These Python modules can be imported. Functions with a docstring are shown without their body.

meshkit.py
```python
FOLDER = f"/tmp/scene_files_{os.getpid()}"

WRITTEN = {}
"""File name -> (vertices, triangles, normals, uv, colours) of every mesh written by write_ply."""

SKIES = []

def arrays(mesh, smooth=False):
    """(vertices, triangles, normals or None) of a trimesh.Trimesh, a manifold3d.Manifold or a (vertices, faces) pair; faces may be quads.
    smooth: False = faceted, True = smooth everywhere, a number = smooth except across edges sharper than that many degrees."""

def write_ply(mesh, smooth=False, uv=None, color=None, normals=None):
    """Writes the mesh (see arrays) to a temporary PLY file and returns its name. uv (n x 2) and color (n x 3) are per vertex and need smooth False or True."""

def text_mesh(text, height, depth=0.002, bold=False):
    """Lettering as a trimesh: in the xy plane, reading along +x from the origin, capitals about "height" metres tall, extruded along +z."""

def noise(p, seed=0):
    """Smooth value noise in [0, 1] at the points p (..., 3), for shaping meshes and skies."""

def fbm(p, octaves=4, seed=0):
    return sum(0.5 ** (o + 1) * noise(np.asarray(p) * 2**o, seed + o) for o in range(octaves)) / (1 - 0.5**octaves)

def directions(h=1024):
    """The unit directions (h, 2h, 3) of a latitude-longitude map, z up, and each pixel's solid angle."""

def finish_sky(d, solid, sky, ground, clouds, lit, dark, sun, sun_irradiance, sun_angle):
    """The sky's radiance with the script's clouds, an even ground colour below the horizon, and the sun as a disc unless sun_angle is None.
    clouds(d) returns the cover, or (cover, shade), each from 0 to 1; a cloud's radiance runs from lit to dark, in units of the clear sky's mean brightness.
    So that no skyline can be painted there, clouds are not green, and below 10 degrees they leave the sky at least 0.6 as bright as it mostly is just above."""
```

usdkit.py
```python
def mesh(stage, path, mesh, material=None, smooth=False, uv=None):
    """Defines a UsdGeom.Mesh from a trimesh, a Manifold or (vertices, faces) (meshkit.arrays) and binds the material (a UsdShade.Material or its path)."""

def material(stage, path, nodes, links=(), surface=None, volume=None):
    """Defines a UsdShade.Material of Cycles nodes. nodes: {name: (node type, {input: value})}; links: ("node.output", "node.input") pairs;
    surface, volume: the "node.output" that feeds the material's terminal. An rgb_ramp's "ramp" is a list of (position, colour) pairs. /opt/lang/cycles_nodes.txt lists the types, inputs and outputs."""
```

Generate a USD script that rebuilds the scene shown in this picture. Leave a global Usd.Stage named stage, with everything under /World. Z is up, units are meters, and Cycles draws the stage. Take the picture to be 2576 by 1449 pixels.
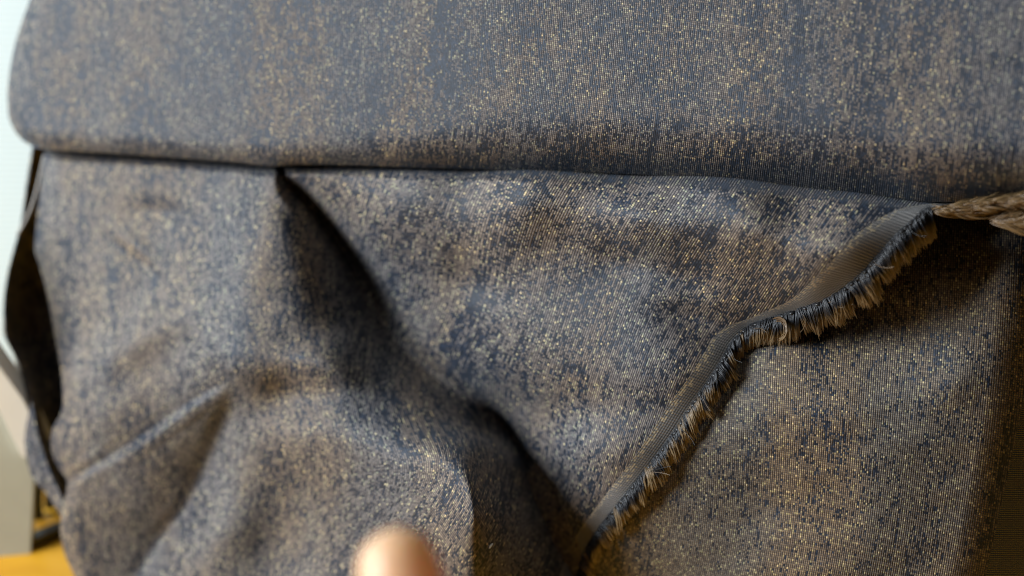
import math
import numpy as np
import trimesh
import manifold3d
import usdkit
import meshkit
from pxr import Usd, UsdGeom, UsdLux, UsdShade, Gf, Sdf, Vt
from scipy.interpolate import PchipInterpolator, RBFInterpolator
from scipy.sparse import coo_matrix, csr_matrix, vstack
from scipy.sparse.linalg import spsolve

rng = np.random.default_rng(7)
stage = Usd.Stage.CreateInMemory()
UsdGeom.SetStageUpAxis(stage, UsdGeom.Tokens.z)
UsdGeom.SetStageMetersPerUnit(stage, 1.0)
UsdGeom.Xform.Define(stage, '/World')
UsdGeom.Scope.Define(stage, '/World/Looks')

# ------------------------------------------------------------------ camera
PITCH = math.radians(28.0)
CAM = np.array([0.0, 0.0, 0.234])
TX = 0.466                                   # tangent of half the horizontal angle
RIGHT = np.array([1.0, 0, 0])
FWD = np.array([0, math.cos(PITCH), -math.sin(PITCH)])
UP = np.array([0, math.sin(PITCH), math.cos(PITCH)])
cam = UsdGeom.Camera.Define(stage, '/World/camera')
m = np.eye(4)
m[0, :3], m[1, :3], m[2, :3], m[3, :3] = RIGHT, UP, -FWD, CAM
cam.AddTransformOp().Set(Gf.Matrix4d(*m.ravel().tolist()))
cam.CreateHorizontalApertureAttr(36.0)
cam.CreateFocalLengthAttr(18.0 / TX)
cam.CreateClippingRangeAttr(Gf.Vec2f(0.01, 50))
cam.CreateFStopAttr(8.3)
cam.CreateFocusDistanceAttr(1 / 4.55)
cam.CreateExposureAttr(0.0)


# ------------------------------------------------------------------ lamps (a window at the left, the dim ceiling of the room)
def rect(name, pos, target, size, intensity, color):
    l = UsdLux.RectLight.Define(stage, '/World/' + name)
    pos, target = np.array(pos, float), np.array(target, float)
    z = (pos - target) / np.linalg.norm(pos - target)
    x = np.cross([0, 0, 1.0], z)
    x = x / np.linalg.norm(x) if np.linalg.norm(x) > 1e-6 else np.array([1.0, 0, 0])
    y = np.cross(z, x)
    t = np.eye(4)
    t[0, :3], t[1, :3], t[2, :3], t[3, :3] = x, y, z, pos
    l.AddTransformOp().Set(Gf.Matrix4d(*t.ravel().tolist()))
    l.CreateWidthAttr(size[0])
    l.CreateHeightAttr(size[1])
    l.CreateIntensityAttr(intensity)
    l.CreateColorAttr(Gf.Vec3f(*color))
    return l


rect('window_lamp', (-0.62, 0.05, 0.42), (0.0, 0.25, 0.11), (0.34, 0.34), 27.0, (0.87, 0.94, 1.0))
rect('ceiling_lamp', (0.15, -0.1, 1.5), (0.15, 0.2, 0.0), (1.4, 1.4), 0.5, (1.0, 0.93, 0.84))

# ------------------------------------------------------------------ helpers
W, H = 2576.0, 1449.0                        # units of the tracing


def base_depth(X):
    return 1.0 / (3.10 + (4.90 - 3.10) * np.asarray(X, float) / W)


def ray(X, Y, d):
    X, Y, d = np.broadcast_arrays(np.asarray(X, float), np.asarray(Y, float), np.asarray(d, float))
    xn = (X - W / 2) / W * 2 * TX
    yn = -(Y - H / 2) / W * 2 * TX
    return CAM + d[..., None] * (FWD + xn[..., None] * RIGHT + yn[..., None] * UP)


def at(X, Y, h):                             # h millimetres in front of the leaning plane of the cloth
    return ray(X, Y, base_depth(X) - np.asarray(h, float) * 1e-3)


def on_plane(X, Y, p, n):                    # where the sight line meets a plane
    p, n = np.array(p, float), np.array(n, float)
    r = ray(X, Y, 1.0) - CAM
    return CAM + r * (((p - CAM) @ n) / (r @ n))[..., None]


def curve(pts):
    a = np.array(pts, float)
    a = a[np.argsort(a[:, 0])]
    f = PchipInterpolator(a[:, 0], a[:, 1], extrapolate=True)
    lo, hi = a[0], a[-1]
    s0, s1 = (a[1, 1] - lo[1]) / (a[1, 0] - lo[0]), (hi[1] - a[-2, 1]) / (hi[0] - a[-2, 0])

    def g(x):
        x = np.asarray(x, float)
        y = f(np.clip(x, lo[0], hi[0]))
        return np.where(x < lo[0], lo[1] + s0 * (x - lo[0]), np.where(x > hi[0], hi[1] + s1 * (x - hi[0]), y))
    return g


def yx(pts):                                 # (X, Y) pairs as X of Y
    return curve([(b, a) for a, b in pts])


def rbf(pts, smoothing=0.0):
    a = np.array(pts, float)
    f = RBFInterpolator(a[:, :2] / 100, a[:, 2], kernel='thin_plate_spline', smoothing=smoothing)
    return lambda X, Y: f(np.stack([np.ravel(X), np.ravel(Y)], 1) / 100).reshape(np.shape(X))


def sstep(x, a, b):
    t = np.clip((x - a) / (b - a), 0, 1)
    return t * t * (3 - 2 * t)


count = {}


def path_for(name, parent='/World'):
    k = count.get((parent, name), 0)
    count[(parent, name)] = k + 1
    return f'{parent}/{name}' + (f'_{k:03d}' if k else '')


def put(name, mesh, mat, parent=None, smooth=True, uv=None):
    p = path_for(name, str(parent.GetPath()) if parent else '/World')
    return usdkit.mesh(stage, p, mesh, mat, smooth=smooth, uv=uv).GetPrim()


def tag(p, label=None, cat=None, group=None, kind=None):
    for k, v in (('label', label), ('category', cat), ('group', group), ('kind', kind)):
        if v:
            p.SetCustomDataByKey(k, v)
    return p


def thing(name, label, cat, group=None):
    return tag(UsdGeom.Xform.Define(stage, path_for(name)).GetPrim(), label, cat, group)


def grid_faces(nv, nu):
    i = np.arange(nv * nu).reshape(nv, nu)
    a, b, c, d = i[:-1, :-1].ravel(), i[:-1, 1:].ravel(), i[1:, 1:].ravel(), i[1:, :-1].ravel()
    q = np.stack([a, d, c, b], 1)            # Y runs down: this order faces the camera
    return np.vstack([q[:, [0, 1, 2]], q[:, [0, 2, 3]]])


def solid(P, B, uv):
    """A closed sheet from the front grid P and the back grid B (nv, nu, 3)."""
    nv, nu = P.shape[:2]
    n = nv * nu
    f = grid_faces(nv, nu)
    i = np.arange(n).reshape(nv, nu)
    loop = np.concatenate([i[0, :-1], i[:-1, -1], i[-1, :0:-1], i[:0:-1, 0]])
    nxt = np.roll(loop, -1)
    k, a = len(loop), np.arange(len(loop)) + 2 * n
    b = np.roll(a, -1)
    rim = np.vstack([np.stack([a, b, b + k], 1), np.stack([a, b + k, a + k], 1)])
    P, B, uv = P.reshape(-1, 3), B.reshape(-1, 3), uv.reshape(-1, 2)
    return (np.vstack([P, B, P[loop], B[loop]]), np.vstack([f, f[:, ::-1] + n, rim])), np.vstack([uv, uv, uv[loop], uv[loop]])


def thread_uv(angle_pts, box, pitch=(0.00047, 0.00043), step=22.0):
    """Thread coordinates (s across the lines, t along them) over the tracing, from the angle of the thread lines
    (degrees, 90 = upright, below 90 leaning right). Least squares on a coarse grid, then interpolated."""
    x0, y0, x1, y1 = box
    nx, ny = int((x1 - x0) / step) + 1, int((y1 - y0) / step) + 1
    xs, ys = np.linspace(x0, x1, nx), np.linspace(y0, y1, ny)
    X, Y = np.meshgrid(xs, ys)
    ang = np.radians(rbf(angle_pts, 0.02)(X, Y))
    px = base_depth(X) * 2 * TX / W
    lx, ly = np.cos(ang), -np.sin(ang)       # along the lines, in the picture (Y down)
    out = []
    for gx, gy, p in ((-ly, lx, pitch[0]), (lx, ly, pitch[1])):
        gx, gy = gx * px * 1.12 / p, gy * px / p
        idx = np.arange(nx * ny).reshape(ny, nx)
        hx, hy = xs[1] - xs[0], ys[1] - ys[0]
        A, b, r = [], [], 0
        rows, cols, vals, rhs = [], [], [], []
        a, c = idx[:, :-1].ravel(), idx[:, 1:].ravel()
        k = np.arange(len(a))
        rows += [k, k]; cols += [a, c]; vals += [-np.ones(len(a)), np.ones(len(a))]
        rhs.append(((gx[:, :-1] + gx[:, 1:]) / 2 * hx).ravel())
        a, c = idx[:-1].ravel(), idx[1:].ravel()
        k = np.arange(len(a)) + len(k)
        rows += [k, k]; cols += [a, c]; vals += [-np.ones(len(a)), np.ones(len(a))]
        rhs.append(((gy[:-1] + gy[1:]) / 2 * hy).ravel())
        n = k[-1] + 2
        rows.append([n - 1]); cols.append([0]); vals.append([1.0]); rhs.append([0.0])
        M = csr_matrix((np.concatenate(vals), (np.concatenate(rows), np.concatenate(cols))), shape=(n, nx * ny))
        sol = spsolve((M.T @ M).tocsc(), M.T @ np.concatenate(rhs)).reshape(ny, nx)
        from scipy.interpolate import RectBivariateSpline
        out.append(RectBivariateSpline(ys, xs, sol))
    return lambda X, Y: np.stack([out[0].ev(np.clip(Y, y0, y1), np.clip(X, x0, x1)), out[1].ev(np.clip(Y, y0, y1), np.clip(X, x0, x1))], -1) + 300.0


def tube(path, radius, sides=5, caps=True):
    path = np.asarray(path, float)
    r = np.broadcast_to(np.asarray(radius, float), (len(path),))
    tan = np.gradient(path, axis=0)
    tan /= np.maximum(np.linalg.norm(tan, axis=1, keepdims=True), 1e-12)
    ref = np.array([0.31, -0.77, 0.55])
    n1 = np.cross(tan, ref)
    n1 /= np.maximum(np.linalg.norm(n1, axis=1, keepdims=True), 1e-12)
    n2 = np.cross(tan, n1)
    a = np.arange(sides) / sides * 2 * np.pi
    V = path[:, None] + r[:, None, None] * (np.cos(a)[None, :, None] * n1[:, None] + np.sin(a)[None, :, None] * n2[:, None])
    n = len(path)
    i = np.arange(n * sides).reshape(n, sides)
    j = np.roll(i, -1, 1)
    f = np.vstack([np.stack([i[:-1].ravel(), j[:-1].ravel(), j[1:].ravel()], 1), np.stack([i[:-1].ravel(), j[1:].ravel(), i[1:].ravel()], 1)])
    V = V.reshape(-1, 3)
    t = np.repeat(np.linspace(0, 1, n), sides)
    if caps:
        V = np.vstack([V, path[:1], path[-1:]])
        k = n * sides
        f = np.vstack([f, np.stack([j[0], i[0], np.full(sides, k)], 1), np.stack([i[-1], j[-1], np.full(sides, k + 1)], 1)])
        t = np.concatenate([t, [0, 1]])
    return V, f, t


def join(parts):
    V, F, T, n = [], [], [], 0
    for v, f, t in parts:
        V.append(v); F.append(f + n); T.append(t); n += len(v)
    return np.vstack(V), np.vstack(F), np.concatenate(T)


# ------------------------------------------------------------------ materials
LOOK = '/World/Looks/'


def cloth(name, tan_bias=0.0, dark=(0.017, 0.025, 0.042), warm=1.0, blue=1.0, rib=0.25):
    """Woven jacquard: dark blue warp, tan weft floats that come up cell by cell in drifting patches."""
    n = {
        'tc': ('texture_coordinate', {}),
        'cell': ('vector_math', {'math_type': 'floor'}),
        'frac': ('vector_math', {'math_type': 'fraction'}),
        'fx': ('separate_xyz', {}),
        'wn': ('white_noise_texture', {'dimensions': '2D'}),
        'wc': ('separate_color', {}),
        # runs of floats along the thread
        'rs': ('vector_math', {'math_type': 'multiply', 'vector2': (1.0, 0.20, 1.0)}),
        'rn': ('white_noise_texture', {'dimensions': '2D'}),
        'rf': ('vector_math', {'math_type': 'floor'}),
        # patches of the pattern
        'pv': ('vector_math', {'math_type': 'multiply', 'vector2': (0.055, 0.016, 1.0)}),
        'pn': ('noise_texture', {'dimensions': '2D', 'scale': 1.0, 'detail': 5.0, 'roughness': 0.62, 'distortion': 0.4}),
        'qv': ('vector_math', {'math_type': 'multiply', 'vector2': (0.24, 0.14, 1.0)}),
        'qn': ('noise_texture', {'dimensions': '2D', 'scale': 1.0, 'detail': 3.0, 'roughness': 0.6}),
        'm1': ('math', {'math_type': 'multiply', 'value2': 0.74}),
        'm2': ('math', {'math_type': 'multiply_add', 'value2': 0.62}),
        'm3': ('math', {'math_type': 'multiply_add', 'value2': 0.30}),
        'm4': ('math', {'math_type': 'multiply_add', 'value2': 0.36}),
        'mask': ('map_range', {'range_type': 'smoothstep', 'from_min': 0.925 - tan_bias, 'from_max': 1.085 - tan_bias, 'clamp': True}),
        # rounded threads
        'sx': ('math', {'math_type': 'multiply', 'value2': math.pi}),
        'sxs': ('math', {'math_type': 'sine'}),
        'sy': ('math', {'math_type': 'multiply', 'value2': math.pi}),
        'sys': ('math', {'math_type': 'sine'}),
        'syr': ('math', {'math_type': 'multiply_add', 'value2': 1.0 - rib, 'value3': rib}),
        'dot': ('math', {'math_type': 'multiply'}),
        'dotp': ('math', {'math_type': 'power', 'value2': 0.8}),
        'md': ('math', {'math_type': 'multiply'}),
        'tanc': ('rgb_ramp', {'ramp': [(0.0, (0.12 * warm, 0.10, 0.088 * blue)), (0.5, (0.22 * warm, 0.185, 0.158 * blue)), (0.85, (0.32 * warm, 0.27, 0.218 * blue)), (0.965, (0.46 * warm, 0.44, 0.28 * blue)), (1.0, (0.85, 0.68, 0.38))]}),
        'wv': ('vector_math', {'math_type': 'multiply', 'vector2': (0.021, 0.0065, 1.0)}),
        'wnz': ('noise_texture', {'dimensions': '2D', 'scale': 1.0, 'detail': 3.0, 'roughness': 0.55, 'distortion': 0.5}),
        'wmr': ('map_range', {'from_min': 0.34, 'from_max': 0.66, 'clamp': True}),
        'wtint': ('mix_color', {'blend_type': 'mix', 'a': (0.82, 0.88, 1.0), 'b': (1.06, 0.97, 0.88)}),
        'tint': ('mix_color', {'blend_type': 'multiply', 'fac': 1.0, 'use_clamp': False}),
        'navy': ('rgb_ramp', {'ramp': [(0.0, tuple(0.55 * c for c in dark)), (0.6, dark), (1.0, tuple(1.9 * c for c in dark))]}),
        'gap': ('mix_color', {'blend_type': 'mix', 'a': tuple(0.45 * c for c in dark)}),
        'col': ('mix_color', {'blend_type': 'mix'}),
        'hgt': ('math', {'math_type': 'multiply_add', 'value2': 0.8}),
        'half': ('math', {'math_type': 'multiply', 'value2': 0.35}),
        'bump': ('bump', {'strength': 0.55, 'distance': 0.00022}),
        'bsdf': ('principled_bsdf', {'roughness': 0.55, 'specular_ior_level': 0.32, 'sheen_weight': 0.08, 'sheen_roughness': 0.5, 'sheen_tint': (0.72, 0.83, 1.0)}),
    }
    l = [('tc.UV', 'cell.vector1'), ('tc.UV', 'frac.vector1'), ('frac.vector', 'fx.vector'), ('cell.vector', 'wn.vector'), ('wn.color', 'wc.color'),
         ('cell.vector', 'rs.vector1'), ('rs.vector', 'rf.vector1'), ('rf.vector', 'rn.vector'),
         ('tc.UV', 'pv.vector1'), ('pv.vector', 'pn.vector'), ('tc.UV', 'qv.vector1'), ('qv.vector', 'qn.vector'),
         ('pn.fac', 'm1.value1'), ('qn.fac', 'm2.value1'), ('m1.value', 'm2.value3'),
         ('rn.value', 'm3.value1'), ('m2.value', 'm3.value3'), ('wc.r', 'm4.value1'), ('m3.value', 'm4.value3'), ('m4.value', 'mask.value'),
         ('fx.x', 'sx.value1'), ('sx.value', 'sxs.value1'), ('fx.y', 'sy.value1'), ('sy.value', 'sys.value1'),
         ('sxs.value', 'dot.value1'), ('sys.value', 'syr.value1'), ('syr.value', 'dot.value2'), ('dot.value', 'dotp.value1'),
         ('mask.result', 'md.value1'), ('dotp.value', 'md.value2'),
         ('wc.g', 'tanc.fac'), ('wc.b', 'navy.fac'),
         ('sxs.value', 'gap.fac'), ('navy.color', 'gap.b'),
         ('md.value', 'col.fac'), ('gap.result', 'col.a'), ('tanc.color', 'tint.a'), ('wtint.result', 'tint.b'), ('tint.result', 'col.b'), ('tc.UV', 'wv.vector1'), ('wv.vector', 'wnz.vector'), ('wnz.fac', 'wmr.value'), ('wmr.result', 'wtint.fac'),
         ('sxs.value', 'half.value1'), ('md.value', 'hgt.value1'), ('half.value', 'hgt.value3'), ('hgt.value', 'bump.height'),
         ('col.result', 'bsdf.base_color'), ('bump.normal', 'bsdf.normal')]
    return usdkit.material(stage, LOOK + name, n, l, surface='bsdf.BSDF')


CLOTH_BOLT = cloth('cloth_bolt', 0.02, rib=0.2)
CLOTH_DRAPE = cloth('cloth_drape', 0.07, rib=0.6)
CLOTH_UNDER = cloth('cloth_under', 0.17, warm=1.10, blue=0.78, rib=0.4)


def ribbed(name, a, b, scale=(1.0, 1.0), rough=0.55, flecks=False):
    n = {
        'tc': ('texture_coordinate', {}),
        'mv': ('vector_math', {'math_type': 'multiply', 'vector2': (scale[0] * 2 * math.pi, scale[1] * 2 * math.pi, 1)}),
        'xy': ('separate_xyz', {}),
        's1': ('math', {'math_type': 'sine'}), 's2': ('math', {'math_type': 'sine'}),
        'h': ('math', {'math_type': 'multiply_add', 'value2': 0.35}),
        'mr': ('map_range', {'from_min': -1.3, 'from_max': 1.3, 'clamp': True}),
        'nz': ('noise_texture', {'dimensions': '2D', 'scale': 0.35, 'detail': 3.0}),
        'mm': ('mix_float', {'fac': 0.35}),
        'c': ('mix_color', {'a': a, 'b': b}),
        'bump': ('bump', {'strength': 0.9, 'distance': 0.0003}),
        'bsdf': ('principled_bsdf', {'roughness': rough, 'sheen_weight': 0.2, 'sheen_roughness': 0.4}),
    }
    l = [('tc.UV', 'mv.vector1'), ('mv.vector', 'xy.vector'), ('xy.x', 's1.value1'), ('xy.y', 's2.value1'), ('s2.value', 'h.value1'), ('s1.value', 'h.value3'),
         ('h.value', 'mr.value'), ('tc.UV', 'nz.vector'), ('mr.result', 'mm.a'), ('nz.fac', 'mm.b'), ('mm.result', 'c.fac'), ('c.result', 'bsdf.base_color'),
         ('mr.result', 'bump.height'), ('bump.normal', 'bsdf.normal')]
    if flecks:                               # the pattern thins out over the first threads of the band
        n.update({'fm': ('vector_math', {'math_type': 'multiply', 'vector2': (1.4, 1.4, 1)}), 'ff': ('vector_math', {'math_type': 'floor'}), 'fw': ('white_noise_texture', {'dimensions': '2D'}),
                  'ux': ('separate_xyz', {}), 'fq': ('noise_texture', {'dimensions': '2D', 'scale': 0.16, 'detail': 2.0}), 'f1': ('math', {'math_type': 'multiply_add', 'value2': 0.14}),
                  'f2': ('math', {'math_type': 'multiply_add', 'value2': 0.9}), 'f3': ('math', {'math_type': 'less_than', 'value2': 1.0}), 'fc': ('mix_color', {'b': (0.40, 0.33, 0.22)})})
        l[-3:-2] = []
        l = [x for x in l if x[1] != 'bsdf.base_color'] + [('tc.UV', 'fm.vector1'), ('fm.vector', 'ff.vector1'), ('ff.vector', 'fw.vector'), ('tc.UV', 'ux.vector'), ('tc.UV', 'fq.vector'),
             ('ux.y', 'f1.value1'), ('fw.value', 'f1.value3'), ('fq.fac', 'f2.value1'), ('f1.value', 'f2.value3'), ('f2.value', 'f3.value1'), ('f3.value', 'fc.fac'), ('c.result', 'fc.a'), ('fc.result', 'bsdf.base_color')]
    return usdkit.material(stage, LOOK + name, n, l, surface='bsdf.BSDF')


SELVAGE = ribbed('selvage_weave', (0.055, 0.055, 0.058), (0.25, 0.235, 0.22), flecks=True)
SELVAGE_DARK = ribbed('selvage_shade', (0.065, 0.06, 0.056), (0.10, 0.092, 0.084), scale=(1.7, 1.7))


def yarn(name, stops):
    n = {
        'tc': ('texture_coordinate', {}), 'xy': ('separate_xyz', {}), 'gi': ('geometry', {}),
        'j': ('math', {'math_type': 'multiply_add', 'value2': 0.34, 'value3': -0.17}),
        'a': ('math', {'math_type': 'add', 'use_clamp': True}),
        'r': ('rgb_ramp', {'ramp': stops}),
        'v': ('map_range', {'from_min': 0.0, 'from_max': 1.0, 'to_min': 0.55, 'to_max': 1.45}),
        'hs': ('hsv', {}),
        'bsdf': ('principled_bsdf', {'roughness': 0.38, 'specular_ior_level': 0.6}),
    }
    l = [('tc.UV', 'xy.vector'), ('gi.random_per_island', 'j.value1'), ('xy.y', 'a.value1'), ('j.value', 'a.value2'), ('a.value', 'r.fac'),
         ('gi.random_per_island', 'v.value'), ('v.result', 'hs.value'), ('r.color', 'hs.color'), ('hs.color', 'bsdf.base_color')]
    return usdkit.material(stage, LOOK + name, n, l, surface='bsdf.BSDF')


YARN = yarn('fringe_yarn', [(0, (0.012, 0.014, 0.02)), (0.34, (0.02, 0.023, 0.032)), (0.50, (0.30, 0.20, 0.10)), (0.75, (0.58, 0.44, 0.26)), (1.0, (0.72, 0.60, 0.42))])
YARN_BROWN = yarn('fringe_yarn_brown', [(0, (0.3, 0.18, 0.08)), (0.4, (0.46, 0.29, 0.13)), (1.0, (0.68, 0.49, 0.26))])
YARN_TAN = yarn('loose_yarn', [(0, (0.20, 0.12, 0.06)), (1.0, (0.36, 0.24, 0.12))])


def plain(name, color, rough=0.5, noise=0.12, scale=40.0, **kw):
    n = {
        'tc': ('texture_coordinate', {}),
        'nz': ('noise_texture', {'scale': scale, 'detail': 5.0, 'roughness': 0.6}),
        'mr': ('map_range', {'from_min': 0.25, 'from_max': 0.75, 'to_min': 1 - noise, 'to_max': 1 + noise}),
        'c': ('hsv', {'color': color}),
        'bump': ('bump', {'strength': 0.15, 'distance': 0.0004}),
        'bsdf': ('principled_bsdf', {'roughness': rough, **kw}),
    }
    l = [('tc.object', 'nz.vector'), ('nz.fac', 'mr.value'), ('mr.result', 'c.value'), ('c.color', 'bsdf.base_color'), ('nz.fac', 'bump.height'), ('bump.normal', 'bsdf.normal')]
    return usdkit.material(stage, LOOK + name, n, l, surface='bsdf.BSDF')


# white ribbed panel, grey card, black plastic, wood, skin
WHITE = usdkit.material(stage, LOOK + 'white_ribbed', {
    'tc': ('texture_coordinate', {}),
    'w': ('wave_texture', {'bands_direction': 'z', 'scale': 160.0, 'distortion': 0.6, 'detail': 2.0}),
    'c': ('mix_color', {'a': (0.58, 0.67, 0.66), 'b': (0.64, 0.725, 0.715)}),
    'bump': ('bump', {'strength': 0.3, 'distance': 0.0003}),
    'bsdf': ('principled_bsdf', {'roughness': 0.6})},
    [('tc.object', 'w.vector'), ('w.fac', 'c.fac'), ('c.result', 'bsdf.base_color'), ('w.fac', 'bump.height'), ('bump.normal', 'bsdf.normal')], surface='bsdf.BSDF')
GREY = plain('grey_board', (0.47, 0.50, 0.44), 0.7, 0.06, 60)
EDGE = plain('white_edge', (0.90, 0.92, 0.89), 0.5, 0.03, 60)
BLACK = plain('black_plastic', (0.012, 0.012, 0.013), 0.35, 0.1, 60)
SKIN = usdkit.material(stage, LOOK + 'skin', {
    'tc': ('texture_coordinate', {}),
    'nz': ('noise_texture', {'scale': 90.0, 'detail': 4.0}),
    'c': ('mix_color', {'a': (0.76, 0.38, 0.22), 'b': (0.83, 0.47, 0.29)}),
    'vo': ('wave_texture', {'scale': 260.0, 'distortion': 3.0, 'detail': 1.0}),
    'bump': ('bump', {'strength': 0.0, 'distance': 0.0003}),
    'bsdf': ('principled_bsdf', {'roughness': 0.45, 'subsurface_weight': 0.35, 'subsurface_scale': 0.004, 'subsurface_radius': (1.0, 0.35, 0.15)})},
    [('tc.object', 'nz.vector'), ('nz.fac', 'c.fac'), ('c.result', 'bsdf.base_color'), ('tc.object', 'vo.vector'), ('vo.fac', 'bump.height'), ('bump.normal', 'bsdf.normal')], surface='bsdf.BSDF')
NAIL = plain('nail', (0.75, 0.48, 0.38), 0.25, 0.04, 60)
WOOD = usdkit.material(stage, LOOK + 'orange_wood', {
    'tc': ('texture_coordinate', {}),
    'mp': ('mapping', {'rotation': (0, 0, 0.35), 'scale': (6.0, 70.0, 30.0)}),
    'nz': ('noise_texture', {'scale': 1.6, 'detail': 6.0, 'roughness': 0.6, 'distortion': 0.6}),
    'c': ('rgb_ramp', {'ramp': [(0.25, (0.52, 0.23, 0.012)), (0.5, (0.66, 0.33, 0.02)), (0.75, (0.74, 0.40, 0.03))]}),
    'bump': ('bump', {'strength': 0.1, 'distance': 0.0003}),
    'bsdf': ('principled_bsdf', {'roughness': 0.4})},
    [('tc.object', 'mp.vector'), ('mp.vector', 'nz.vector'), ('nz.fac', 'c.fac'), ('c.color', 'bsdf.base_color'), ('nz.fac', 'bump.height'), ('bump.normal', 'bsdf.normal')], surface='bsdf.BSDF')

# ------------------------------------------------------------------ the bolt of cloth across the top
bolt_left = yx([(112, -420), (102, -200), (92, -60), (75, 0), (57, 50), (37, 115), (22, 200), (19, 230), (21, 285), (35, 325), (55, 350), (80, 367), (100, 376)])
bolt_low = curve([(0, 360), (80, 370), (120, 376), (200, 381), (350, 390), (500, 401), (600, 409), (690, 418), (760, 414), (900, 416), (1000, 420), (1300, 428), (1744, 446), (2012, 470), (2200, 490), (2350, 508), (2480, 506), (2576, 498), (2800, 492), (3500, 500)])
TOP = -420.0


def round_down(q):
    q = np.clip(q, 0, 1)
    return 1 - np.sqrt(np.maximum(1 - (1 - q) ** 2, 0))


nv, nu = 260, 500
u = np.linspace(0, 1, nu) ** 1.25
v = 1 - (1 - np.linspace(0, 1, nv)) ** 1.35
U, V = np.meshgrid(u, v)
X = 100 + U * 3400
for _ in range(12):
    Y = TOP + V * (bolt_low(X) - TOP)
    X = bolt_left(Y) + U * (3500 - bolt_left(Y))
Y = TOP + V * (bolt_low(X) - TOP)


def bolt_h(X, Y):
    wid = 80 + 150 * sstep(X, 500, 1700)
    low = np.clip(1 - (bolt_low(X) - Y) / wid, 0, 1) ** 4.0
    end = np.clip(1 - (X - bolt_left(Y)) / 60, 0, 1) ** 3
    wob = meshkit.fbm(np.stack([X / 420, Y / 240, 0 * X], -1), 3, 5) - 0.5
    h = 18 + 2.5 * wob
    return h - (6 + 11 * sstep(X, 500, 1700)) * np.clip(np.sqrt(low ** 2 + end ** 2), 0, 1.0) - 30 * np.clip((-160 - Y) / 260, 0, 1) ** 2 - 30 * np.clip((X - 3100) / 400, 0, 1) ** 2


uvf = thread_uv([(0, -200, 92), (0, 400, 92), (800, 200, 88), (1500, 0, 84), (1500, 420, 82), (2000, 200, 80), (2576, 0, 82), (2576, 450, 84), (1200, 420, 76)], (-60, -460, 3560, 640))
(bm, buv) = solid(at(X, Y, bolt_h(X, Y)), at(X, Y, np.minimum(bolt_h(X, Y) - 5, -16)), uvf(X, Y))
bolt = thing('fabric_roll', 'thick smooth roll of speckled navy and tan cloth across the top, above the loose fold', 'fabric roll')
put('rolled_cloth', bm, CLOTH_BOLT, bolt, uv=buv)

# ------------------------------------------------------------------ the loose cloth with its frayed selvage
drape_left = yx([(118, 330), (112, 380), (107, 395), (100, 480), (93, 550), (87, 625), (97, 660), (115, 724), (131, 805), (144, 879), (154, 940), (158, 1010), (152, 1042), (134, 1075), (127, 1110), (130, 1140), (148, 1179), (168, 1214), (168, 1228), (156, 1275), (152, 1328), (158, 1377), (187, 1449), (245, 1560)])
edge_x = yx([(1440, 1560), (1452, 1480), (1470, 1405), (1510, 1335), (1560, 1270), (1600, 1220), (1650, 1158), (1700, 1090), (1742, 1025), (1790, 958), (1826, 900), (1850, 858), (1890, 824), (1985, 792), (2080, 758), (2160, 702), (2220, 640), (2262, 592), (2306, 552), (2345, 522), (2440, 508), (2576, 491), (2760, 470)])
band_w = curve([(460, 40), (490, 45), (515, 65), (560, 100), (620, 112), (700, 112), (770, 92), (815, 66), (860, 60), (1000, 64), (1300, 54), (1449, 48), (1560, 50)])
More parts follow.
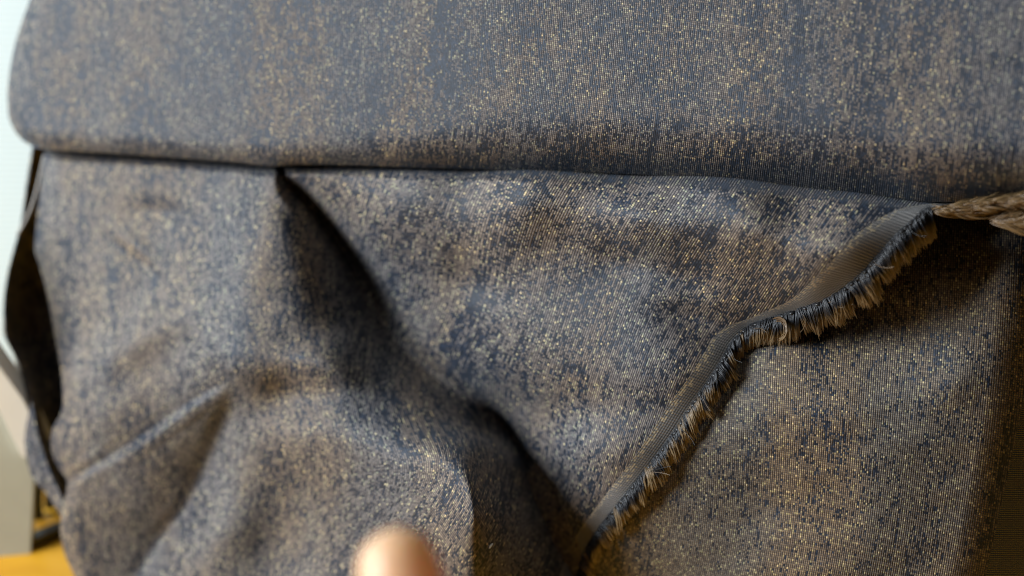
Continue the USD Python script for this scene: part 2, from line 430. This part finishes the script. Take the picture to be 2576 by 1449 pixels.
ridge_L = yx([(692, 330), (690, 430), (688, 470), (680, 560), (640, 680), (596, 800), (585, 900), (630, 990), (740, 1045), (900, 1078), (1070, 1115), (1150, 1165), (1182, 1225), (1192, 1300), (1184, 1449), (1180, 1560)])
crease_R = yx([(700, 330), (706, 430), (790, 530), (880, 650), (940, 760), (1010, 870), (1110, 950), (1240, 1030), (1292, 1100), (1340, 1190), (1384, 1290), (1430, 1400), (1452, 1449), (1490, 1560)])
floor_R = curve([(330, 6), (430, 4), (480, -4), (560, -13), (650, -20), (760, -24), (870, -23), (950, -24), (1030, -31), (1100, -36), (1200, -34), (1300, -30), (1449, -26), (1560, -25)])
fold_F = curve([(100, 1262), (172, 1219), (236, 1180), (344, 1116), (427, 1057), (515, 998), (589, 964), (640, 952), (760, 945)])

fold_B = yx([(592, 940), (590, 965), (562, 1060), (512, 1190), (482, 1260), (424, 1340), (352, 1449), (280, 1560)])
h_left = rbf([
    (120, 330, 4), (400, 330, 6), (690, 330, 9),
    (120, 450, 4), (300, 450, 5), (500, 450, 7), (680, 450, 10),
    (110, 620, 3), (300, 600, 6), (450, 600, 8), (600, 600, 14), (670, 600, 15),
    (130, 800, 3), (300, 760, 7), (450, 780, 12), (560, 780, 17), (620, 800, 20),
    (165, 950, 3), (300, 900, 8), (450, 880, 13), (560, 900, 22), (600, 960, 22),
    (140, 1090, 6), (240, 1040, 12), (350, 1000, 11), (480, 960, 15), (200, 1150, 10), (280, 1120, 9), (175, 1215, 4), (400, 1060, 9),
    (590, 965, 19), (640, 1040, 18), (580, 1080, 16), (600, 1180, 14), (580, 1250, 13), (545, 1340, 14), (500, 1410, 13), (460, 1449, 12),
    (620, 1340, 7), (700, 1350, 0), (700, 1430, 1), (790, 1350, 4), (680, 1240, 6), (720, 1120, 17), (800, 1180, 14), (900, 1160, 18),
    (1000, 1200, 22), (1120, 1220, 27), (1180, 1300, 32), (900, 1300, 14), (1000, 1400, 18), (1150, 1400, 27),
    (300, 1300, 10), (350, 1449, 8),
    (200, 1560, 8), (500, 1560, 8), (800, 1560, 10), (1150, 1560, 18)], 0.002)
h_flap = rbf([
    (760, 330, 8), (1300, 330, 10), (1900, 330, 10), (2600, 330, 8),
    (760, 440, 8), (900, 440, 9), (1200, 450, 9), (1600, 465, 10), (2000, 490, 11), (2250, 510, 10), (2400, 500, 6), (2600, 485, 5), (2760, 470, 5),
    (850, 510, 10), (1050, 500, 13), (1300, 510, 17), (1600, 535, 20), (1900, 565, 21), (2100, 590, 19), (2230, 570, 15),
    (1150, 640, 8), (1350, 620, 9), (1550, 640, 9), (1750, 700, 8), (1900, 730, 7), (1950, 700, 11),
    (1000, 660, 6), (1250, 800, 8), (1150, 760, 5), (1450, 800, 9), (1650, 800, 8), (1780, 800, 4), (1845, 845, 0), (1700, 860, 7),
    (1300, 950, 8), (1500, 950, 10), (1700, 950, 8), (1500, 1100, 10), (1400, 1080, 9), (1600, 1180, 6), (1480, 1230, 7), (1440, 1320, 3), (1460, 1430, -7), (1430, 1440, -8), (1460, 1560, -14),
    (1826, 900, 2), (1742, 1025, 4), (1650, 1158, 4), (1560, 1270, 3), (1500, 1350, -1.5),
    (1900, 822, -2), (1985, 790, 0), (1930, 770, 4), (2080, 755, 5), (2160, 700, 11), (2230, 630, 13), (2300, 555, 12), (2345, 520, 9), (2050, 700, 15), (2150, 630, 18)], 0.002)


def seg_d(X, Y, pts):
    """Distance to a polyline and the place along it (0 to 1)."""
    a = np.array(pts, float)
    best, where = np.full(np.shape(X), 1e9), np.zeros(np.shape(X))
    L = np.concatenate([[0], np.cumsum(np.linalg.norm(np.diff(a, axis=0), axis=1))])
    for k in range(len(a) - 1):
        p, q = a[k], a[k + 1]
        t = np.clip(((X - p[0]) * (q[0] - p[0]) + (Y - p[1]) * (q[1] - p[1])) / ((q - p) @ (q - p)), 0, 1)
        d = np.hypot(X - p[0] - t * (q[0] - p[0]), Y - p[1] - t * (q[1] - p[1]))
        on = d < best
        best[on], where[on] = d[on], ((L[k] + t * (L[k + 1] - L[k])) / L[-1])[on]
    return best, where


def wrinkle(X, Y, pts, width, depth):
    d, w = seg_d(X, Y, pts)
    return depth * np.exp(-(d / width) ** 2) * np.sin(np.pi * np.clip(w, 0.02, 0.98))


def drape_h(X, Y):
    xl, xr = ridge_L(Y), crease_R(Y)
    hl, hf, hr = h_left(np.minimum(X, xl), Y), h_flap(X, Y), floor_R(Y)
    # the lower fold laps over the upper one, slopes down to a crease and rises again
    dy, db = Y - fold_F(X), fold_B(Y) - X
    tt = np.clip(dy / np.maximum(dy + np.maximum(db, 0), 1e-6), 0, 1) ** 1.15
    hF = np.interp(X, [150, 300, 590], [8, 11, 18])
    hB = np.interp(Y, [960, 1060, 1200, 1340, 1449, 1560], [18, 6, -5, -10, -11, -11])
    rise = hB + (hl - hB) * (1 - np.exp(-np.maximum(-db, 0) / 75))
    hl = np.where(dy < 0, hl - 2.5 * np.exp(np.minimum(dy, 0) / 18) * (1 - sstep(X, 430, 590)), np.where(db > 0, hF + (hB - hF) * tt, np.where(Y > 965, rise, hl)))
    t = np.clip((X - xl) / (xr - xl), 0, 1)
    soft = sstep(Y, 1230, 1120)              # rounded bank above, sharp ridge below
    bank_soft = 0.62 * t ** 3.4 + 0.38 * t ** 1.2
    bank_sharp = t ** 1.15
    bank = soft * bank_soft + (1 - soft) * bank_sharp
    between = hl + (hr - hl) * bank
    dx = np.maximum(X - xr, 0)
    lam = 60 + 80 * sstep(Y, 600, 900) * sstep(Y, 1150, 1000)
    right = hr + (hf - hr) * (1 - np.exp(-dx / lam))
    h = np.where(X <= xl, hl, np.where(X < xr, between, right))
    # folds inside the dark valley
    h += wrinkle(X, Y, [(640, 880), (760, 850), (900, 800)], 28, -2.5) + wrinkle(X, Y, [(720, 900), (820, 910), (930, 950)], 60, 5.0) - 9.0 * np.exp(-((X - 725) / 75) ** 2 - ((Y - 1010) / 60) ** 2)
    h += wrinkle(X, Y, [(262, 575), (300, 620), (345, 655), (380, 680), (405, 712)], 10, -2.2)
    h += wrinkle(X, Y, [(285, 570), (330, 612), (380, 650), (425, 690)], 18, 1.9)
    h += wrinkle(X, Y, [(300, 525), (420, 535), (525, 556)], 22, -1.6) + wrinkle(X, Y, [(250, 700), (300, 800), (290, 900)], 30, 1.5)
    h += wrinkle(X, Y, [(160, 1030), (260, 920), (380, 830), (520, 770)], 42, 6.0)
    h += wrinkle(X, Y, [(1480, 620), (1640, 660), (1830, 720)], 45, -5.0) + wrinkle(X, Y, [(1130, 590), (1190, 700), (1320, 760)], 50, -4.5)
    h += wrinkle(X, Y, [(1600, 790), (1720, 800), (1850, 840)], 22, -4.0) + wrinkle(X, Y, [(1060, 700), (1250, 720)], 40, -1.0)
    h += wrinkle(X, Y, [(1330, 1290), (1430, 1200), (1500, 1290)], 25, -2.0)
    wob = meshkit.fbm(np.stack([X / 190, Y / 190, 0 * X], -1), 3, 11) - 0.5
    h += 2.2 * wob
    return h


GX, GY = np.arange(-60, 2900, 6.0), np.arange(320, 1590, 6.0)
from scipy.ndimage import gaussian_filter
from scipy.interpolate import RegularGridInterpolator
_raw = drape_h(*np.meshgrid(GX, GY))
_soft = [RegularGridInterpolator((GY, GX), gaussian_filter(_raw, k), bounds_error=False, fill_value=None) for k in (0.7, 1.6, 4.0, 6.0)]
_exact = drape_h


def drape_h(X, Y):
    q = np.stack([Y, X], -1)
    f = [g(q) for g in _soft]
    crease = sstep(np.abs(X - crease_R(Y)), 90, 45) * np.maximum(sstep(Y, 760, 640), sstep(Y, 1000, 1075))
    fold = np.maximum(sstep(np.abs(Y - fold_F(X)), 60, 30) * sstep(X, 620, 540), sstep(np.abs(X - fold_B(Y)), 70, 35) * sstep(Y, 980, 1030))
    tiny = sstep(X, 560, 500) * sstep(Y, 760, 700)
    pit = sstep(X, 640, 720) * sstep(X, 1120, 1020) * sstep(Y, 960, 1040) * sstep(Y, 1230, 1150)
    h = f[2] + (f[3] - f[2]) * pit
    h = h + (f[1] - h) * np.maximum(fold, tiny)
    h = h + (f[0] - h) * sstep(np.abs(Y - fold_F(X)), 45, 22) * sstep(X, 580, 480)
    h = h + (f[1] - h) * sstep(np.abs(X - ridge_L(Y)), 80, 40) * sstep(Y, 1150, 1210) * (1 - 0.7 * sstep(Y, 1290, 1380))
    h = h + (f[0] - h) * crease
    # rolls back at the left silhouette and dives under the roll above
    h = h - 7 * round_down((X - drape_left(Y)) / 45)
    return h - 22 * sstep(bolt_low(X) - Y, -30, 34) - 10 * sstep(bolt_low(X) - Y, 20, 140)


nv = 380
Yr = np.concatenate([np.linspace(345, 480, 44)[:-1], np.linspace(480, 535, 54)[:-1], np.linspace(535, 1560, nv - 97 + 0)])
ub, ns = np.linspace(0, 1, 450), 26
XLr, XRr, Wr = drape_left(Yr), np.minimum(edge_x(Yr), 2780), band_w(Yr)
Xc = XLr[:, None] + ub[None] * (XRr - Wr - XLr)[:, None]
Xs = (XRr - Wr)[:, None] + np.linspace(0, 1, ns)[None] * Wr[:, None]
Yc, Ys = np.broadcast_to(Yr[:, None], Xc.shape), np.broadcast_to(Yr[:, None], Xs.shape)
drape_uv = thread_uv([
    (100, 400, 92), (400, 450, 90), (400, 800, 88), (150, 1100, 90), (600, 700, 96), (300, 1350, 95), (600, 1300, 98), (800, 1200, 98), (700, 950, 105), (800, 700, 110),
    (950, 1050, 140), (1100, 1100, 150), (1000, 1300, 75), (1120, 1250, 48), (1250, 1250, 55),
    (900, 550, 85), (1100, 680, 88), (1250, 480, 62), (1500, 500, 60), (1800, 560, 58), (2100, 600, 52), (1500, 700, 72), (1750, 760, 48), (1500, 950, 62), (1300, 900, 60), (1150, 900, 52), (1500, 1150, 57), (1350, 1200, 50), (1700, 1000, 56), (2300, 520, 45), (1450, 1400, 55)],
    (-40, 300, 2860, 1600))
Hc, Hs = drape_h(Xc, Yc), drape_h(Xs, Ys)
drape = thing('loose_cloth', 'loose crumpled navy and tan cloth with a frayed diagonal edge, folded out below the roll', 'cloth')
TH = 0.7
dm, duv = solid(at(Xc, Yc, Hc), at(Xc, Yc, Hc - TH), drape_uv(Xc, Yc))
put('draped_cloth', dm, CLOTH_DRAPE, drape, uv=duv)
Ps = at(Xs, Ys, Hs)
along = np.concatenate([[0], np.cumsum(np.linalg.norm(np.diff(Ps[:, -1], axis=0), axis=1))])
across = np.cumsum(np.concatenate([np.zeros((len(Yr), 1)), np.linalg.norm(np.diff(Ps, axis=1), axis=2)], 1), 1)
suv = np.stack([(along[:, None] - 0.35 * across) / 0.00062 + 0 * across, across / 0.0006], -1)
sm, suv = solid(Ps, at(Xs, Ys, Hs - TH), suv)
tag(put('selvage_band', sm, SELVAGE, drape, uv=suv), 'plain grey ribbed band along the frayed edge')

# ------------------------------------------------------------------ the cloth beneath it, at the right
under_right = yx([(2650, 400), (2602, 700), (2586, 900), (2574, 1000), (2545, 1150), (2512, 1300), (2480, 1449), (2452, 1560)])
h_under = rbf([
    (1380, 1560, -30), (1450, 1440, -22), (1500, 1380, -12), (1550, 1350, -6), (1700, 1200, 0.5), (1800, 1050, 0.5), (1900, 920, -1), (2000, 860, -4), (2100, 810, -9), (1500, 1250, -5), (1650, 1000, -6), (2250, 720, -10), (2450, 600, -11), (2600, 600, -10), (2000, 500, -30), (2600, 400, -34), (1500, 500, -40), (1400, 900, -36),
    (2300, 850, -8), (2500, 780, -7), (2150, 950, -3), (2400, 960, -5), (2550, 950, -9), (2000, 1100, 0), (2250, 1120, -4), (2450, 1120, -9), (1900, 1250, -4), (2200, 1300, -5), (2400, 1300, -10), (1750, 1400, -6), (2050, 1449, -7), (2300, 1449, -11), (1900, 1560, -10), (2300, 1560, -14)], 0.002)


def under_h(X, Y):
    wob = meshkit.fbm(np.stack([X / 300, Y / 160, 0 * X + 3], -1), 3, 21) - 0.5
    hx = h_under(X, Y) + 2.2 * wob
    over = np.maximum(X - under_right(Y) + 90, 0)
    return hx - 0.0005 * over ** 2 - 0.01 * over


nv = 260
Yu = np.linspace(440, 1560, nv)
edge_back = np.maximum(edge_x(np.clip(Yu, 500, 1560)) - 300, 1250)
edge_back = np.minimum(edge_back, 1900)
Xa = edge_back[:, None] + np.linspace(0, 1, 240)[None] * (under_right(Yu) - edge_back)[:, None]
Xb = under_right(Yu)[:, None] + np.linspace(0, 1, 46)[None] * 190.0
Ya, Yb_ = np.broadcast_to(Yu[:, None], Xa.shape), np.broadcast_to(Yu[:, None], Xb.shape)
under_uv = thread_uv([(1500, 500, 86), (1500, 1400, 80), (1800, 1300, 84), (2000, 900, 86), (2300, 700, 88), (2500, 800, 86), (2500, 1200, 80), (2400, 1449, 78), (2000, 1449, 76), (1600, 1450, 70)], (1100, 400, 2900, 1620))
Ha, Hb = under_h(Xa, Ya), under_h(Xb, Yb_)
under = thing('lower_cloth', 'flat speckled brown and navy cloth lying beneath the frayed edge at the lower right', 'cloth')
um, uuv = solid(at(Xa, Ya, Ha), at(Xa, Ya, Ha - TH), under_uv(Xa, Ya))
put('cloth_sheet', um, CLOTH_UNDER, under, uv=uuv)
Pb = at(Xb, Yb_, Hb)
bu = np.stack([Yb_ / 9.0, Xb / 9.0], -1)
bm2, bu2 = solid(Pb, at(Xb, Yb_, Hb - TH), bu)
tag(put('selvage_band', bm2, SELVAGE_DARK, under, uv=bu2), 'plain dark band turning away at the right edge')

# ------------------------------------------------------------------ the fringe: tufts of cut weft along the selvage
edge_pts = [(1452, 1480), (1470, 1405), (1510, 1335), (1560, 1270), (1600, 1220), (1650, 1158), (1700, 1090), (1742, 1025), (1790, 958), (1826, 900), (1850, 858), (1890, 824), (1985, 792), (2080, 758), (2160, 702), (2220, 640), (2262, 592), (2306, 552), (2345, 522)]
fine_y = np.linspace(1480, 522, 900)
fine = np.stack([edge_x(fine_y), fine_y], 1)
fl = np.concatenate([[0], np.cumsum(np.linalg.norm(np.diff(fine, axis=0), axis=1))])
pos, k = 4.0, 0
while pos < fl[-1] - 4:
    x, y = np.interp(pos, fl, fine[:, 0]), np.interp(pos, fl, fine[:, 1])
    x2, y2 = np.interp(pos + 6, fl, fine[:, 0]), np.interp(pos + 6, fl, fine[:, 1])
    tx, ty = np.array([x2 - x, y2 - y]) / np.hypot(x2 - x, y2 - y)
    upper = sstep(np.array(x), 1880, 2040)
    low = sstep(np.array(y), 1250, 1400)
    out = np.array([-ty, tx]) * 1.0          # away from the cloth, in the picture
    if out[0] < 0 and out[1] < 0:
        out = -out
    shift = float(np.clip(rng.normal(0.2, 0.32) * (1 - 0.7 * upper) + 0.02, -0.35, 0.6))
    base_dir = (1 - upper) * (0.80 * out + 0.60 * np.array([-tx, -ty])) + upper * (np.array([0.30, 0.95]))
    width = rng.uniform(14, 34)
    length = (58 + 16 * upper - 8 * low) * rng.uniform(0.84, 1.08)
    tilt = rng.normal(0, 0.13)
    c, s = math.cos(tilt), math.sin(tilt)
    bd = np.array([c * base_dir[0] - s * base_dir[1], s * base_dir[0] + c * base_dir[1]])
    bd /= np.linalg.norm(bd)
    parts = []
    nf = int(width * 2.6)
    cl = rng.normal(0, 4)
    he = float(drape_h(np.array([[x]]), np.array([[y]]))[0, 0])
    for f in range(nf):
        o = rng.uniform(-0.6, 0.6) * width
        back = rng.uniform(2, 9)
        q0 = np.array([x, y]) + o * np.array([tx, ty]) - back * out
        Lf = length * rng.uniform(0.8, 1.08)
        j = rng.normal(0, 0.05, 2)
        layer = rng.uniform(0, 1)
        pts2 = []
        for t in np.linspace(0, 1, 6):
            q = q0 + (bd + j * t) * Lf * t + out * 3 * math.sin(math.pi * t) - np.array([tx, ty]) * o * 0.22 * t + cl * math.sin(2.2 * t) * np.array([tx, ty])
            hh = he + 0.25 + 1.7 * math.sin(math.pi * min(0.15 + 0.75 * t, 1)) * (0.35 + 0.65 * layer) - (1.3 + 2.2 * upper) * t ** 2
            pts2.append((q[0], q[1], hh))
        p = np.array(pts2)
        parts.append(tube(at(p[:, 0], p[:, 1], p[:, 2]), np.array([0.7, 1, 1, 1, 0.9, 0.5]) * 0.00012, 4))
    vv, ff, tt = join(parts)
    put('fringe_tuft', (vv, ff), YARN, drape, uv=np.stack([0 * tt, shift + tt * (1 - shift)], 1))
    # the dark knot that holds the tuft
    if rng.uniform() < 0.75:
        kp = []
        for a in np.linspace(0, 1, 7):
            kp.append((x - 6 * out[0] + tx * (a - 0.5) * 18 + out[0] * 5 * math.sin(a * 3.1), y - 6 * out[1] + ty * (a - 0.5) * 18 + out[1] * 5 * math.sin(a * 3.1), he + 0.4 + 0.7 * math.sin(math.pi * a)))
        kp = np.array(kp)
        vv, ff, tt = tube(at(kp[:, 0], kp[:, 1], kp[:, 2]), np.array([0.2, 0.35, 0.42, 0.45, 0.4, 0.35, 0.2]) * 0.001, 6)
        put('edge_knot', (vv, ff), BLACK, drape)
    pos += width * 0.72
    k += 1
# the brown ends at the far right
ends = np.array([(2345, 524), (2400, 521), (2470, 512), (2540, 501), (2620, 494)], float)
for k in range(6):
    parts = []
    for f in range(110):
        a = (k + rng.uniform(-0.25, 1.25)) / 6
        x0, y0 = 2345 + 265 * a, np.interp(2345 + 265 * a, ends[:, 0], ends[:, 1]) + rng.normal(6, 5)
        d, Lf, cv, hz = rng.normal((0.05, -0.15, 0.02, -0.2, 0.0, -0.1)[k], 0.10), rng.uniform(30, 100), rng.normal(0, 4), rng.normal(0, 0.9)
        tq = np.linspace(0, 1, 7)
        px_ = x0 + Lf * tq * math.cos(d)
        py_ = y0 + Lf * tq * math.sin(d) + cv * np.sin(2.6 * tq)
        parts.append(tube(at(px_, py_, 8 + hz + 1.5 * np.sin(3.1 * tq) - 2.0 * tq), np.array([0.5, 1, 1, 1, 1, 0.9, 0.4]) * 0.00012, 4))
    vv, ff, tt = join(parts)
    tag(put('fringe_tuft', (vv, ff), YARN_BROWN, drape, uv=np.stack([0 * tt, tt], 1)), 'golden brown tuft of long yarn ends')
for k in range(3):
    parts = []
    for f in range(120):
        x0, y0 = 2488 + rng.uniform(0, 90), 553 + rng.normal(0, 5)
        d, Lf, cv, hz = rng.normal((-0.28, 0.02, 0.26)[k], 0.09), rng.uniform(50, 130), rng.normal(0, 6), rng.normal(0, 0.8)
        tq = np.linspace(0, 1, 7)
        parts.append(tube(at(x0 + Lf * tq * math.cos(d), y0 + Lf * tq * math.sin(d) + cv * np.sin(2.6 * tq), 6 + hz + 1.5 * np.sin(3.1 * tq) - 2.0 * tq), np.array([0.4, 1, 1, 1, 1, 0.9, 0.4]) * 0.00012, 4))
    vv, ff, tt = join(parts)
    tag(put('fringe_tuft', (vv, ff), YARN_BROWN, drape, uv=np.stack([0 * tt, tt], 1)), 'golden brown tuft of long yarn ends')
# a curled loose loop where the edge folds
parts = []
he = float(drape_h(np.array([[1890.0]]), np.array([[824.0]]))[0, 0])
for f in range(16):
    a0, r = rng.uniform(-2.2, -1.6), rng.uniform(0.7, 1.1)
    pts2 = [(1958 + r * 22 * math.cos(a) + rng.normal(0, 0.6), 828 + r * 28 * math.sin(a) + rng.normal(0, 0.6), he + 3 + 1.6 * math.cos(a) + f * 0.04) for a in np.linspace(a0, rng.uniform(1.0, 1.5), 12)]
    p = np.array(pts2)
    parts.append(tube(at(p[:, 0], p[:, 1], p[:, 2]), 0.00011, 4))
vv, ff, tt = join(parts)
tag(put('yarn_loop', (vv, ff), YARN_TAN, drape, uv=np.stack([0 * tt, tt], 1)), 'curled loop of tan yarn where the edge folds')
# stray hairs
for f in range(18):
    pp = rng.uniform(60, fl[-1] - 30)
    x, y = np.interp(pp, fl, fine[:, 0]), np.interp(pp, fl, fine[:, 1])
    he = float(drape_h(np.array([[x]]), np.array([[y]]))[0, 0])
    d = rng.uniform(-0.4, 1.4)
    Lf = rng.uniform(25, 62)
    cur = rng.normal(0, 1.1)
    pts2 = [(x - 4 + Lf * t * math.cos(d + cur * t), y + 8 + Lf * t * math.sin(d + cur * t), he + 1.5 + 1.5 * t) for t in np.linspace(0, 1, 7)]
    p = np.array(pts2)
    vv, ff, tt = tube(at(p[:, 0], p[:, 1], p[:, 2]), 0.00006, 4)
    put('stray_thread', (vv, ff), YARN_TAN if f % 2 else BLACK, drape, uv=np.stack([0 * tt, tt], 1))

# ------------------------------------------------------------------ the pocket of cloth behind, at the left
pocket_out = yx([(82, 362), (64, 470), (52, 560), (36, 620), (16, 700), (8, 770), (7, 831), (39, 910), (49, 1032), (59, 1106), (81, 1204), (112, 1236), (150, 1296)])
pocket_lip = yx([(86, 362), (68, 470), (55, 560), (38, 620), (18, 700), (10, 770), (12, 831), (50, 920), (83, 1013), (98, 1091), (123, 1170), (157, 1248), (175, 1296)])
Yp = np.linspace(364, 1294, 120)
cols = []
lip_h = curve([(364, -6), (700, -3), (831, 0), (1100, 2), (1294, 1)])(Yp)
for a in np.linspace(0, 1, 8):
    cols.append((pocket_out(Yp) + a * (pocket_lip(Yp) - pocket_out(Yp)), lip_h - 4 * (1 - a) ** 2))
for a in np.linspace(0.08, 1, 16):
    cols.append((pocket_lip(Yp) + 4 + a * 150, lip_h - 40 * np.sin(a * math.pi / 2) ** 0.6))
Xp, Hp = np.stack([c[0] for c in cols], 1), np.stack([c[1] for c in cols], 1)
Yp2 = np.broadcast_to(Yp[:, None], Xp.shape)
back_uv = np.stack([Xp / 6 + 900, Yp2 / 6 + 900], -1)
pm, puv = solid(at(Xp, Yp2, Hp), at(Xp, Yp2, Hp - TH), back_uv)
pocket = thing('cloth_layer', 'dark hollow layer of cloth with pale lip, behind the loose cloth at far left', 'cloth')
put('cloth_sheet', pm, CLOTH_BOLT, pocket, uv=puv)
tp = np.array([(112, 392, -2), (101, 440, -2), (92, 480, -2), (80, 520, -2), (62, 560, -2.5), (44, 590, -3)])
tf = np.linspace(0, 1, 24)
tk = np.linspace(0, 1, len(tp))
tp = np.stack([PchipInterpolator(tk, tp[:, i])(tf) for i in range(3)], 1)
vv, ff, tt = tube(at(tp[:, 0], tp[:, 1], tp[:, 2]), 0.00042, 8)
tag(put('cloth_edge', (vv, ff), plain('pale_edge', (0.30, 0.28, 0.26), 0.7), pocket), 'thin pale turned edge of the cloth')

# ------------------------------------------------------------------ surroundings at the left: table, white panel, grey board, black stand
tb = trimesh.creation.box([1.3, 0.9, 0.03])
tb.apply_translation([0.15, 0.33, -0.015])
table = thing('table', 'orange wooden table top under everything, seen at the lower left corner', 'table')
put('table_top', tb, WOOD, table, smooth=False)
for lx, ly in ((-0.45, -0.07), (0.75, -0.07), (-0.45, 0.73), (0.75, 0.73)):
    lg = trimesh.creation.box([0.05, 0.05, 0.7])
    lg.apply_translation([lx, ly, -0.38])
    put('leg', lg, WOOD, table, smooth=False)


def rounded(size, r):
    s = np.array(size) / 2 - r
    sph = [manifold3d.Manifold.sphere(r, 16).translate((a * s[0], b * s[1], c * s[2])) for a in (-1, 1) for b in (-1, 1) for c in (-1, 1)]
    return manifold3d.Manifold.batch_hull(sph)


panel = rounded((0.5, 0.02, 0.62), 0.004).translate((-0.398, 0.01, 0.31)).rotate((-10, 0, 0)).translate((0, 0.333, 0.002))
tag(put('white_panel', panel, WHITE, smooth=40), 'bright bluish white ribbed panel standing upright behind the left end of the roll', 'panel')

# grey board: an upright slab whose foot stands on the table
Pt = [0, 0, 0]
foot = on_plane(np.array([-330.0, 76.0]), np.array([1432.0, 1393.0]), (0, 0, 0), (0, 0, 1))
e = foot[1] - foot[0]
e /= np.linalg.norm(e)
nrm = np.cross(e, [0, 0, 1.0])
corner = on_plane(np.array([-330.0, 0.0, 62.0, 84.0, 76.0]), np.array([560.0, 1008.0, 1135.0, 1215.0, 1393.0]), foot[1], nrm)
q = np.array([[(c - foot[0]) @ e, c[2]] for c in corner])
q = np.vstack([[0, 0], q[:4], [(foot[1] - foot[0]) @ e, 0]])
from shapely.geometry import Polygon


def slab(poly, t, back):
    s = trimesh.creation.extrude_polygon(Polygon(poly), t, engine='earcut')
    M = np.eye(4)
    M[:3, 0], M[:3, 1], M[:3, 2], M[:3, 3] = e, [0, 0, 1], nrm, foot[0] - nrm * (back + t) if nrm[1] < 0 else foot[0] + nrm * back
    s.apply_transform(M)
    return s


board = thing('grey_board', 'pale grey green board with a white upper edge standing on the table at the left', 'board')
put('face', slab(q, 0.004, 0.0), GREY, board, smooth=False)
# white upper edging, a strip that follows the sloping top
qt = q[2:4]
d = (q[3] - q[2]) / np.linalg.norm(q[3] - q[2])
nn = np.array([-d[1], d[0]])
edge_poly = np.array([q[1], q[2], q[3], q[3] + nn * 0.0075, q[2] + nn * 0.0075, q[1] + nn * 0.0075])
put('edging', slab(edge_poly, 0.008, -0.003), EDGE, board, smooth=False)

stand = thing('black_stand', 'black plastic stand with a curved foot between the grey board and the cloth', 'stand')
sp = foot[1] + np.array([0.0, 0.018, 0])
g = lambda X, Y: on_plane(np.array(X, float), np.array(Y, float), sp, (0.15, -1, 0))
pts = g([92, 94, 95, 100, 112, 135, 165, 205], [1150, 1220, 1290, 1318, 1330, 1336, 1338, 1340])
tf = np.linspace(0, 1, 40)
tk = np.linspace(0, 1, len(pts))
vv, ff, tt = tube(np.stack([PchipInterpolator(tk, pts[:, i])(tf) for i in range(3)], 1), 0.0017, 10)
put('frame', (vv, ff), BLACK, stand)
c4 = g([100, 230, 230, 100], [1150, 1150, 1352, 1348])
bk = manifold3d.Manifold.hull_points(np.vstack([c4 + [0, 0.004, 0], c4 + [0, 0.007, 0]]))
put('back_plate', bk, BLACK, stand, smooth=False)
f2 = on_plane(np.array([80.0, 240.0, 240.0, 80.0]), np.array([1385.0, 1315.0, 1300.0, 1366.0]), (0, 0, 0), (0, 0, 1))
fb = manifold3d.Manifold.hull_points(np.vstack([f2, f2 + [0, 0, 0.004]]))
put('foot', fb, BLACK, stand, smooth=False)

# ------------------------------------------------------------------ the hand at the bottom edge: one fingertip in view


def limb(chain):
    parts = []
    for (p, r), (q2, s) in zip(chain[:-1], chain[1:]):
        parts.append(manifold3d.Manifold.batch_hull([manifold3d.Manifold.sphere(r, 28).translate(tuple(p)), manifold3d.Manifold.sphere(s, 28).translate(tuple(q2))]))
    out = parts[0]
    for p in parts[1:]:
        out = out + p
    return out


FD = 0.112
tip = ray(1002, 1432, FD)
dn = -UP * 0.93 - FWD * 0.30 + RIGHT * 0.20
dn /= np.linalg.norm(dn)
side = np.cross(dn, FWD)
side /= np.linalg.norm(side)
s_r = 0.0042
j1 = tip + dn * 0.020
j2 = j1 + (dn * 0.9 - FWD * 0.35) / np.linalg.norm(dn * 0.9 - FWD * 0.35) * 0.022
kn = j2 + (dn * 0.75 - FWD * 0.7) / np.linalg.norm(dn * 0.75 - FWD * 0.7) * 0.034
hand = limb([(tip, s_r), (tip + dn * 0.006, s_r * 1.22), (j1, s_r * 1.3), (j2, s_r * 1.45), (kn, s_r * 1.8)])
palm_dir = (dn * 0.6 - FWD * 0.8)
palm_dir /= np.linalg.norm(palm_dir)
knuckles = [kn + side * a for a in (0.0, 0.017, 0.033, 0.048)]
wrist = kn + palm_dir * 0.075 + side * 0.024
for i, kx in enumerate(knuckles):
    hand = hand + limb([(kx, s_r * 1.8), (wrist + side * (i - 1.5) * 0.009, s_r * 2.4)])
    if i:                                    # the other fingers curl back towards the palm
        a = kx + dn * -0.012 - FWD * 0.026 * 0
        b = kx + (-dn * 0.022 + FWD * 0.004)
        c2 = b + (palm_dir * 0.018 - FWD * -0.016)
        e2 = c2 + palm_dir * 0.016 - FWD * 0.004
        hand = hand + limb([(kx, s_r * 1.7), (b + dn * 0.028, s_r * 1.5), (c2 + dn * 0.026, s_r * 1.35), (e2 + dn * 0.02, s_r * 1.15)])
th0 = wrist - side * 0.018
th1 = th0 - side * 0.022 - palm_dir * 0.030
th2 = th1 - palm_dir * 0.026 + side * 0.004
hand = hand + limb([(wrist, s_r * 2.6), (th0, s_r * 2.4), (th1, s_r * 1.9), (th2, s_r * 1.5)])
hand = hand + limb([(wrist, s_r * 4.0), (wrist + palm_dir * 0.10, s_r * 4.6)])
hm = hand.refine_to_length(0.0022).to_mesh()
tm = trimesh.Trimesh(hm.vert_properties[:, :3], hm.tri_verts)
trimesh.smoothing.filter_taubin(tm, iterations=14)
person = thing('person', 'bare fingertip of a hand reaching in from the bottom edge, in front of the cloth', 'person')
put('hand', tm, SKIN, person)

# a crumb of lint on the dark fold
lx = np.array([(1231, 1380, 0), (1234, 1374, 0), (1239, 1368, 0)], float)
hh = drape_h(lx[:, 0][None], lx[:, 1][None])[0]
vv, ff, tt = tube(at(lx[:, 0], lx[:, 1], hh + 0.5), np.array([0.00014, 0.00026, 0.00014]), 7)
tag(put('lint', (vv, ff), EDGE), 'tiny white crumb of lint on the dark fold to the right of the fingertip', 'lint')
